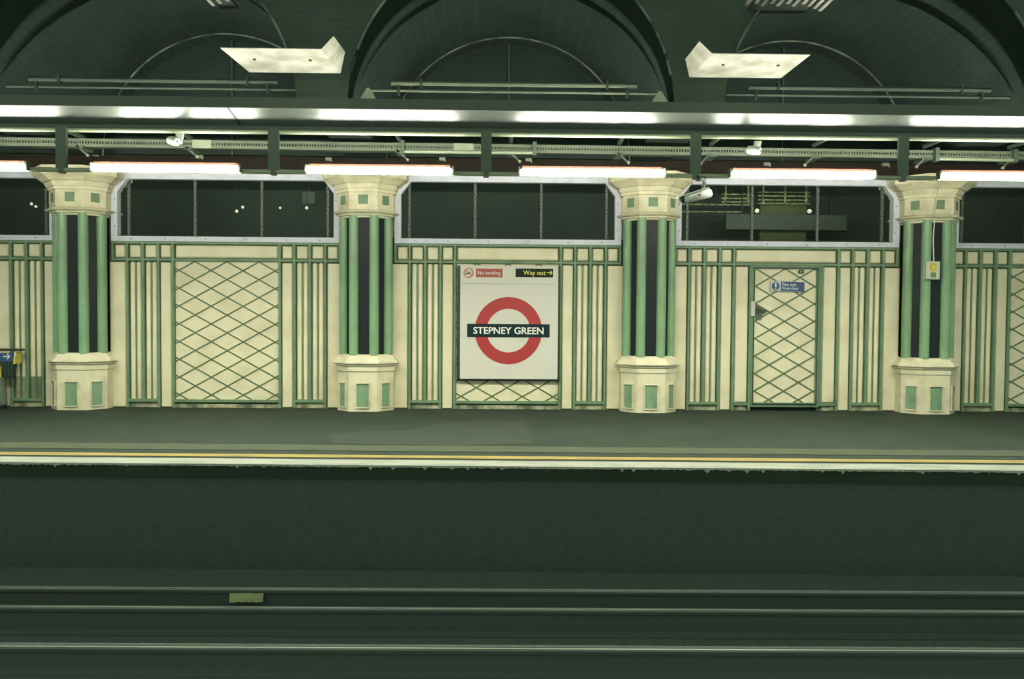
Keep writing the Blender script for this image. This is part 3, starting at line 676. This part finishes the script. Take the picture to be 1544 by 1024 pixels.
# ---------------------------------------------------------------- security camera
YK = YT+.06
m0 = at(1056,267,YK)
t = thing('security_camera', 'white security camera hanging from the trunking beside a column capital', 'camera', m0)
mb = MB(); mb.box(m0.x-.045,m0.x+.05,YK-.03,YK+.03,m0.z-.045,m0.z+.01); part(mb, 'mount', 'steel', t)
b0 = at(1060,286,YK)
mb = MB(); mb.tube([(m0.x+.01,YK,m0.z-.03),(m0.x+.045,YK,m0.z-.07),(b0.x,YK,b0.z-.01)], [.02,.024,.018], 8); part(mb, 'bracket', 'steel', t)
mb = MB(); mb.sphere((m0.x+.02,YK-.03,m0.z-.035),.024,10); part(mb, 'ball_joint', 'white', t)
A, B = at(1031,300.5,YK-.03), at(1072,290.5,YK-.0)
ax_ = (B-A).normalized()
mb = MB(); mb.tube([A,A+ax_*.02,B-ax_*.015,B], [.036,.05,.052,.040], 14); part(mb, 'housing', 'white', t)
mb = MB(); nv = Vector((-ax_.z,0,ax_.x)); s0 = A-ax_*.07+nv*.03; s1 = B-ax_*.02+nv*.056
mb.poly([s0+Vector((0,-.05,0)),s1+Vector((0,-.05,0)),s1+Vector((0,.05,0)),s0+Vector((0,.05,0)),s0+Vector((0,-.05,0))+nv*.01,s1+Vector((0,-.05,0))+nv*.01,s1+Vector((0,.05,0))+nv*.01,s0+Vector((0,.05,0))+nv*.01],
        [(0,1,2,3),(4,7,6,5),(0,4,5,1),(1,5,6,2),(2,6,7,3),(3,7,4,0)]); part(mb, 'sunshield', 'offwhite', t)
mb = MB(); mb.tube([A-ax_*.045,A-ax_*.0], [.026,.034], 12); part(mb, 'lens', 'darksteel', t)
mm = (A+B)/2+ax_*.01
mb = MB(); mb.tube([mm+Vector((0,-.053,.0)),mm+Vector((0,-.05,0))], .014, 10); part(mb, 'badge', 'plate_red', t, 'small red badge')

# ---------------------------------------------------------------- box on the last column, with its cable
a, b = at(1397,394,-.42), at(1417,421.5,-.42)
t = thing('call_point', 'small white box with amber and green labels mounted on the column', 'box', ((a.x+b.x)/2,-.40,b.z))
mb = MB(); mb.cbox(a.x,b.x,-.43,-.30,b.z,a.z,.012); part(mb, 'box', 'offwhite', t)
p, q = at(1402.5,396.5,-.44), at(1412.5,409,-.44)
mb = MB(); mb.prism([(p.x,q.z+.015),(p.x+.02,q.z),(q.x,q.z),(q.x,p.z),(p.x,p.z)], -.436, -.428); part(mb, 'amber_label', 'amber', t, 'amber label')
mb = MB(); mb.prism(arc((p.x+q.x)/2+.005,(p.z+q.z)/2,.022,0,2*PI,12)[:-1], -.44, -.434); part(mb, 'button', 'letter_yellow', t)
p, q = at(1404,410.5,-.44), at(1411.5,418.5,-.44)
mb = MB(); mb.prism([(p.x,q.z+.02),(p.x+.02,q.z),(q.x,q.z),(q.x,p.z-.01),(q.x-.02,p.z),(p.x,p.z)], -.436, -.428); part(mb, 'green_label', 'label_green', t, 'green label')
cab = [(1408,394),(1407,360),(1409.5,328)]
cb = [at(1408,394,-.36),at(1407,360,-.355),at(1409.5,330,-.36),at(1410,325,-.44),at(1410,318,-.45),at(1411,309,-.405),at(1412,297,-.40),at(1414,288,-.43),at(1416,280,-.50),at(1410,279,-.55),at(1400,285,-.52),at(1388,290,-.47),at(1378,290,-.50),at(1374,283,-.54),at(1378,277,-.56),at(1384,274,-.58)]
mb = MB(); mb.tube(cb, .009, 6); solo(mb, 'cable', 'offwhite', 'thin white cable looping over the capital above the labelled white box', 'cable')

# ---------------------------------------------------------------- signs
cx = bayx(2); YB = -.085
TLc, BRc = at(694,400,YB), at(840.5,572.5,YB)
sc = (BRc.x-TLc.x)/146.5
sg = thing('station_sign', 'white station name sign with red ring and dark bar mounted on the wall', 'sign', ((TLc.x+BRc.x)/2,YB,BRc.z))
mb = MB(); mb.cbox(TLc.x,BRc.x,YB,-.045,BRc.z,TLc.z,.006); part(mb, 'board', 'sign', sg)
mb = MB()
for x0, x1 in ((TLc.x-.045,TLc.x-.002),(BRc.x+.002,BRc.x+.035)): mb.box(x0,x1,-.035,.03,BRc.z-.02,TLc.z+.0)
mb.box(TLc.x-.045,BRc.x+.035,-.035,.03,BRc.z-.03,BRc.z-.002)
part(mb, 'back_frame', 'bin_dark', sg, 'dark green back frame')
rc = at(766.6,498.6,YB)
mb = MB(); n = 72
mb.ring_prism(arc(rc.x,rc.z,50.3*sc,0,2*PI,n)[:-1], arc(rc.x,rc.z,32.6*sc,0,2*PI,n)[:-1], YB-.004, YB+.002); part(mb, 'red_ring', 'red', sg, 'red ring')
mb = MB(); mb.box(rc.x-61.7*sc,rc.x+61.7*sc,YB-.008,YB-.0,rc.z-9.8*sc,rc.z+9.8*sc); br = part(mb, 'name_bar', 'navy', sg, 'dark blue name bar')
text('STEPNEY GREEN', rc.x, rc.z, 105*sc, 10.6*sc, YB-.008, 'lettering', 'letter', br, bold=.018)
nc = at(706.6,411.5,YB)
mb = MB(); mb.ring_prism(arc(nc.x,nc.z,7.4*sc,0,2*PI,32)[:-1], arc(nc.x,nc.z,6.0*sc,0,2*PI,32)[:-1], YB-.003, YB+.001)
d = 6.3*sc*.707; mb.bar((nc.x-d,nc.z+d),(nc.x+d,nc.z-d),1.5*sc,.004,YB-.004)
ns = part(mb, 'no_smoking_symbol', 'plate_red', sg, 'red no smoking circle')
mb = MB(); mb.bar((nc.x-4.6*sc,nc.z-1.6*sc),(nc.x+3.2*sc,nc.z+.2*sc),1.7*sc,.003,YB-.0025); mb.tube([(nc.x+3*sc,YB-.002,nc.z+1.2*sc),(nc.x+3.8*sc,YB-.002,nc.z+2.4*sc),(nc.x+2.6*sc,YB-.002,nc.z+3.2*sc),(nc.x+3.4*sc,YB-.002,nc.z+4.2*sc)], .3*sc, 6); part(mb, 'cigarette', 'blackgreen', ns)
a, b = at(718,405,YB), at(757.5,418.5,YB)
mb = MB(); mb.box(a.x,b.x,YB-.004,YB+.002,b.z,a.z); pl = part(mb, 'no_smoking_plate', 'plate_red', sg, 'red no smoking plate')
text('No smoking', (a.x+b.x)/2, (a.z+b.z)/2-.004, 33*sc, 7.2*sc, YB-.004, 'lettering', 'letter', pl, bold=.0)
a, b = at(777.5,405,YB), at(834,418.5,YB)
mb = MB(); mb.box(a.x,b.x,YB-.004,YB+.002,b.z,a.z); pl = part(mb, 'way_out_plate', 'blackgreen', sg, 'black way out plate')
tx = at(805.8,412,YB)
text('Way out', tx.x, tx.z-.004, 33.5*sc, 9.2*sc, YB-.004, 'lettering', 'letter_yellow', pl, bold=.014)
q = at(829,411.3,YB)
mb = MB(); mb.bar((q.x-4.3*sc,q.z),(q.x+3.0*sc,q.z),1.5*sc,.004,YB-.008)
for s in (1,-1): mb.bar((q.x+.4*sc,q.z+s*3.2*sc),(q.x+3.6*sc,q.z-s*.3*sc),1.5*sc,.004,YB-.008)
part(mb, 'arrow', 'letter_yellow', pl, 'yellow arrow')
a = at(696,427.5,YB); b = at(838,427.5,YB)
mb = MB(); mb.box(a.x,b.x,YB-.0015,YB+.001,a.z-.004,a.z+.002); part(mb, 'panel_seam', 'tray', sg)

# fire exit sign on the door
YD = -.002
cs = at(1187.5,432,YD); s1 = (at(1213,432,YD).x-at(1162,432,YD).x)/51
rot = -.022
t = thing('fire_exit_sign', 'small blue and white fire exit sign on the lattice door', 'sign', (cs.x,YD,cs.z))
def rp(u, v): return (cs.x+(u*math.cos(rot)-v*math.sin(rot))*s1, cs.z+(u*math.sin(rot)+v*math.cos(rot))*s1)
def rect(u0,u1,v0,v1): return [rp(u0,v0),rp(u1,v0),rp(u1,v1),rp(u0,v1)]
mb = MB(); mb.prism(rect(-25.7,25.7,-7.7,7.7), YD, .022); part(mb, 'plate', 'white', t)
mb = MB(); mb.prism(rect(-10,25.3,-7.2,7.2), YD-.003, YD+.002); bp = part(mb, 'blue_field', 'blue', t, 'blue text field')
for s, v in (('Fire exit',3.1),('Keep clear',-3.1)):
    c = rp(2.5 if s[0] == 'F' else 4.2, v); text(s, c[0], c[1], (21 if s[0] == 'F' else 25)*s1, 5.0*s1, YD-.003, 'lettering', 'letter', bp, bold=.004, rot=rot, t=.003)
c = rp(-18,0)
mb = MB(); mb.prism(arc(c[0],c[1],5.9*s1,0,2*PI,28)[:-1], YD-.003, YD+.002); cp = part(mb, 'blue_disc', 'blue', t, 'blue disc with exclamation mark')
mb = MB(); mb.prism([rp(-18.9,-1.4),rp(-17.1,-1.4),rp(-16.8,4.2),rp(-19.2,4.2)], YD-.006, YD-.003); mb.prism([rp(-18.9,-4.2),rp(-17.1,-4.2),rp(-17.1,-2.4),rp(-18.9,-2.4)], YD-.006, YD-.003); part(mb, 'exclamation_mark', 'letter', cp)
a, b = at(1205,407,.0), at(1212.5,412.3,.0)
t = thing('door_sticker', 'tiny dark sticker near the top of the lattice door', 'sticker', (a.x,.0,b.z))
mb = MB(); mb.box(a.x,b.x,.0,.03,b.z,a.z); part(mb, 'sticker_face', 'bin_dark', t)
mb = MB(); mb.box(a.x+.015,a.x+.035,-.002,.001,b.z+.012,a.z-.012); mb.box(a.x+.045,a.x+.06,-.002,.001,b.z+.015,a.z-.015); part(mb, 'marking', 'tray', t)

# ---------------------------------------------------------------- bin with the blue arrow sign at the photo edge
YB0, YB1 = -.22, -.10
e = at(28,529,YB0); top = at(5,526.5,YB0).z
xl = e.x-1.1
t = thing('litter_bin', 'low yellow and dark bin with a blue arrow sign against the wall', 'bin', (e.x-.5,(YB0+YB1)/2,ZF))
mb = MB(); mb.cbox(xl,e.x+.02,YB0-.02,YB1,top-.025,top+.005,.008); part(mb, 'lid', 'darksteel', t)
a, b = at(-50,532,YB0), at(20,545.5,YB0)
mb = MB(); mb.box(a.x,b.x,YB0-.005,YB0+.02,b.z,a.z); bs = part(mb, 'blue_sign', 'blue', t, 'blue sign with a white arrow')
q = at(10.5,537.5,YB0)
mb = MB(); mb.bar((q.x-.05,q.z),(q.x+.045,q.z),.014,.004,YB0-.009)
for s in (1,-1): mb.bar((q.x+.005,q.z+s*.038),(q.x+.05,q.z-s*.003),.014,.004,YB0-.009)
part(mb, 'arrow', 'letter', bs, 'white arrow')
a, b = at(20.5,530.5,YB0), at(24.5,549,YB0)
mb = MB(); mb.prism([(a.x,b.z),(b.x-.015,b.z),(b.x+.0,a.z),(a.x+.015,a.z)], YB0-.012, YB1+.02); part(mb, 'yellow_end', 'bin_yellow', t, 'yellow end panel')
p = at(23.5,534.5,YB0-.013)
mb = MB(); mb.box(p.x-.022,p.x+.008,YB0-.016,YB0-.012,p.z-.03,p.z+.03); part(mb, 'white_patch', 'white', t)
z_a, z_b = at(5,546,YB0).z, at(5,571,YB0).z
mb = MB(); xr = at(20,560,YB0).x
mb.loft([[(xl+.02,YB0+.01,z_a),(xr,YB0+.01,z_a),(xr,YB1-.01,z_a),(xl+.02,YB1-.01,z_a)],[(xl+.06,YB0+.04,z_b),(xr-.05,YB0+.04,z_b),(xr-.05,YB1-.03,z_b),(xl+.06,YB1-.03,z_b)]]); part(mb, 'basket', 'bin_dark', t)
mb = MB()
for i in range(8):
    x = xr-.02-.05*i; mb.box(x-.004,x+.004,YB0+.004,YB0+.012,z_b+.03,z_a)
part(mb, 'basket_bars', 'steel', t)
a, b = at(-14,553,YB0), at(1.5,571,YB0)
mb = MB(); mb.box(a.x,b.x,YB0-.015,YB0+.02,b.z,a.z); part(mb, 'yellow_post', 'bin_yellow', t)
xg = at(16,590,YB0+.1).x
mb = MB(); ring = lambda w, z, h: [(xg-.42-w/2+w*.5+w*.5*math.cos(2*PI*i/16)+.22, (YB0+YB1)/2-.10+h*math.sin(2*PI*i/16), z) for i in range(16)]
mb.loft([ring(.30,ZF,.14),ring(.44,ZF+.06,.17),ring(.42,ZF+.2,.17),ring(.36,z_b+.02,.15)]); mb.smooth = True; part(mb, 'waste_bag', 'bag', t, 'grey green hanging waste bag')

# ================================================================ things seen through the windows
YV = 2.2
def globe(px, py, r, lab, group):
    p = at(px,py,YV)
    t = thing('globe_lamp', lab, 'lamp', p, group)
    mb = MB(); mb.sphere(p, r, 14); part(mb, 'globe', 'globe', t)
    mb = MB(); mb.tube([(p.x,YV,p.z+r*.8),(p.x,YV,4.99)], .006, 6); part(mb, 'drop_rod', 'darksteel', t)
for px, py, r, lab, g in ((1141.5,318,.040,'larger milky globe lamp over the left end of the grey board','globe lamps over the grey board'),(1220.5,318.5,.040,'larger milky globe lamp over the middle of the grey board','globe lamps over the grey board'),
    (357,318.5,.028,'small round lamp, lower of the close pair beyond the lattice bay window','small round lamps beyond the lattice bay window'),
    (366,312.5,.026,'small round lamp, higher of the close pair beyond the lattice bay window','small round lamps beyond the lattice bay window'),
    (422.5,313.5,.022,'faint small round lamp beyond the mullion in the lattice bay window','small round lamps beyond the lattice bay window'),
    (462.5,313.5,.028,'small round lamp right under the square grey plate','small round lamps beyond the lattice bay window'),
    (47.5,307.5,.026,'small round lamp, higher of the pair behind the window above the bin','small round lamps behind the window above the bin'),
    (54,311.5,.024,'small round lamp, lower of the pair behind the window above the bin','small round lamps behind the window above the bin')):
    globe(px,py,r,lab,g)
a, b = at(456,289,YV), at(475,307,YV)
mb = MB(); mb.box(a.x,b.x,YV,YV+.03,b.z,a.z); 
t = thing('square_plate', 'square grey green plate hanging behind the lattice bay window', 'plate', ((a.x+b.x)/2,YV,b.z)); part(mb, 'plate_face', 'board_grey', t)
mb = MB(); mb.box((a.x+b.x)/2-.01,(a.x+b.x)/2+.01,YV+.01,YV+.02,a.z,4.99); part(mb, 'hanger', 'darksteel', t)
a, b = at(1095,322.5,YV), at(1277,348,YV)
t = thing('notice_board', 'long grey green board hanging behind the window above the door', 'board', ((a.x+b.x)/2,YV,b.z))
mb = MB(); mb.cbox(a.x,b.x,YV,YV+.12,b.z,a.z,.01); part(mb, 'board_face', 'board_grey', t)
for x in (a.x+.3,b.x-.3): mb = MB(); mb.box(x-.01,x+.01,YV+.05,YV+.07,a.z,4.99); part(mb, 'hanger', 'darksteel', t)
a, b = at(1146,346,YV+.4), at(1215,372,YV+.4); 
mb = MB(); mb.box(a.x,b.x,YV+.4,YV+.5,2.2,at(1146,305,YV+.4).z); solo(mb, 'cupboard', 'olive', 'olive cupboard face behind the grey board above the door', 'cupboard')
def rack(x0, x1, ys, posts, Y, lab):
    A, B = at(x0,ys[0],Y), at(x1,ys[-1],Y)
    t = thing('cable_rack', lab, 'rack', ((A.x+B.x)/2,Y,B.z), 'cable racks behind the window above the door')
    for y in ys:
        mb = MB(); z = at((x0+x1)/2,y,Y).z; mb.box(A.x,B.x,Y,Y+.03,z-.012,z+.012); part(mb, 'shelf_rail', 'rack', t)
    for px in posts:
        mb = MB(); x = at(px,ys[0],Y).x; mb.box(x-.014,x+.014,Y-.012,Y+.02,at(px,ys[-1],Y).z,4.99); part(mb, 'post', 'rack', t)
rack(1144,1222,(290,295.5,301.5,307),(1151,1184,1216),YV+.35,'larger yellow lit cable rack above the olive cupboard')
rack(1088,1132,(293,299,304.5,309),(1094,1128),YV+.3,'smaller yellow lit cable rack left of the olive cupboard')
for y, x1, lab in ((308.5,1096,'thin upper speckled cable run behind the security camera window corner'),(319.5,1118,'thin lower speckled cable run behind the security camera window corner')):
    A, B = at(1024,y-.5,YV+.1), at(x1,y+.5,YV+.1)
    mb = MB(); mb.tube([A,B], .014, 6); 
    t = thing('cable_run', lab, 'cable', ((A+B)/2)); part(mb, 'cable', 'rack', t)
    mb = MB(); mb.box(A.x+.2,A.x+.21,YV+.1,YV+.11,A.z,4.99); mb.box(B.x-.2,B.x-.19,YV+.1,YV+.11,B.z,4.99); part(mb, 'drop_rod', 'darksteel', t)

# ================================================================ light, camera, look
for k in range(5):            # added unseen fill lamps that brighten the void behind the windows
    l = bpy.data.lights.new('void_fill', 'POINT'); l.energy = 30; l.color = (.9,1,.85); l.shadow_soft_size = .25
    lo_ = bpy.data.objects.new('void_fill', l); C.objects.link(lo_); lo_.location = (bayx(k), 1.2, 4.6)
w = bpy.data.worlds.new('World'); bpy.context.scene.world = w; w.use_nodes = True
bg = w.node_tree.nodes['Background']; bg.inputs[0].default_value = (.82,1.0,.82,1); bg.inputs[1].default_value = .78
cam = bpy.data.cameras.new('Camera'); co = bpy.data.objects.new('Camera', cam); C.objects.link(co)
cam.sensor_fit = 'HORIZONTAL'; cam.sensor_width = 36; cam.lens = F/1544*36; cam.clip_start = .05; cam.clip_end = 200
m = Matrix((rt, up, -fw)).transposed().to_4x4(); m.translation = CAM; co.matrix_world = m
sc_ = bpy.context.scene; sc_.camera = co
sc_.view_settings.view_transform = 'Standard'; sc_.view_settings.look = 'None'; sc_.view_settings.gamma = 1; sc_.view_settings.use_curve_mapping = False
sc_.view_settings.exposure = 0
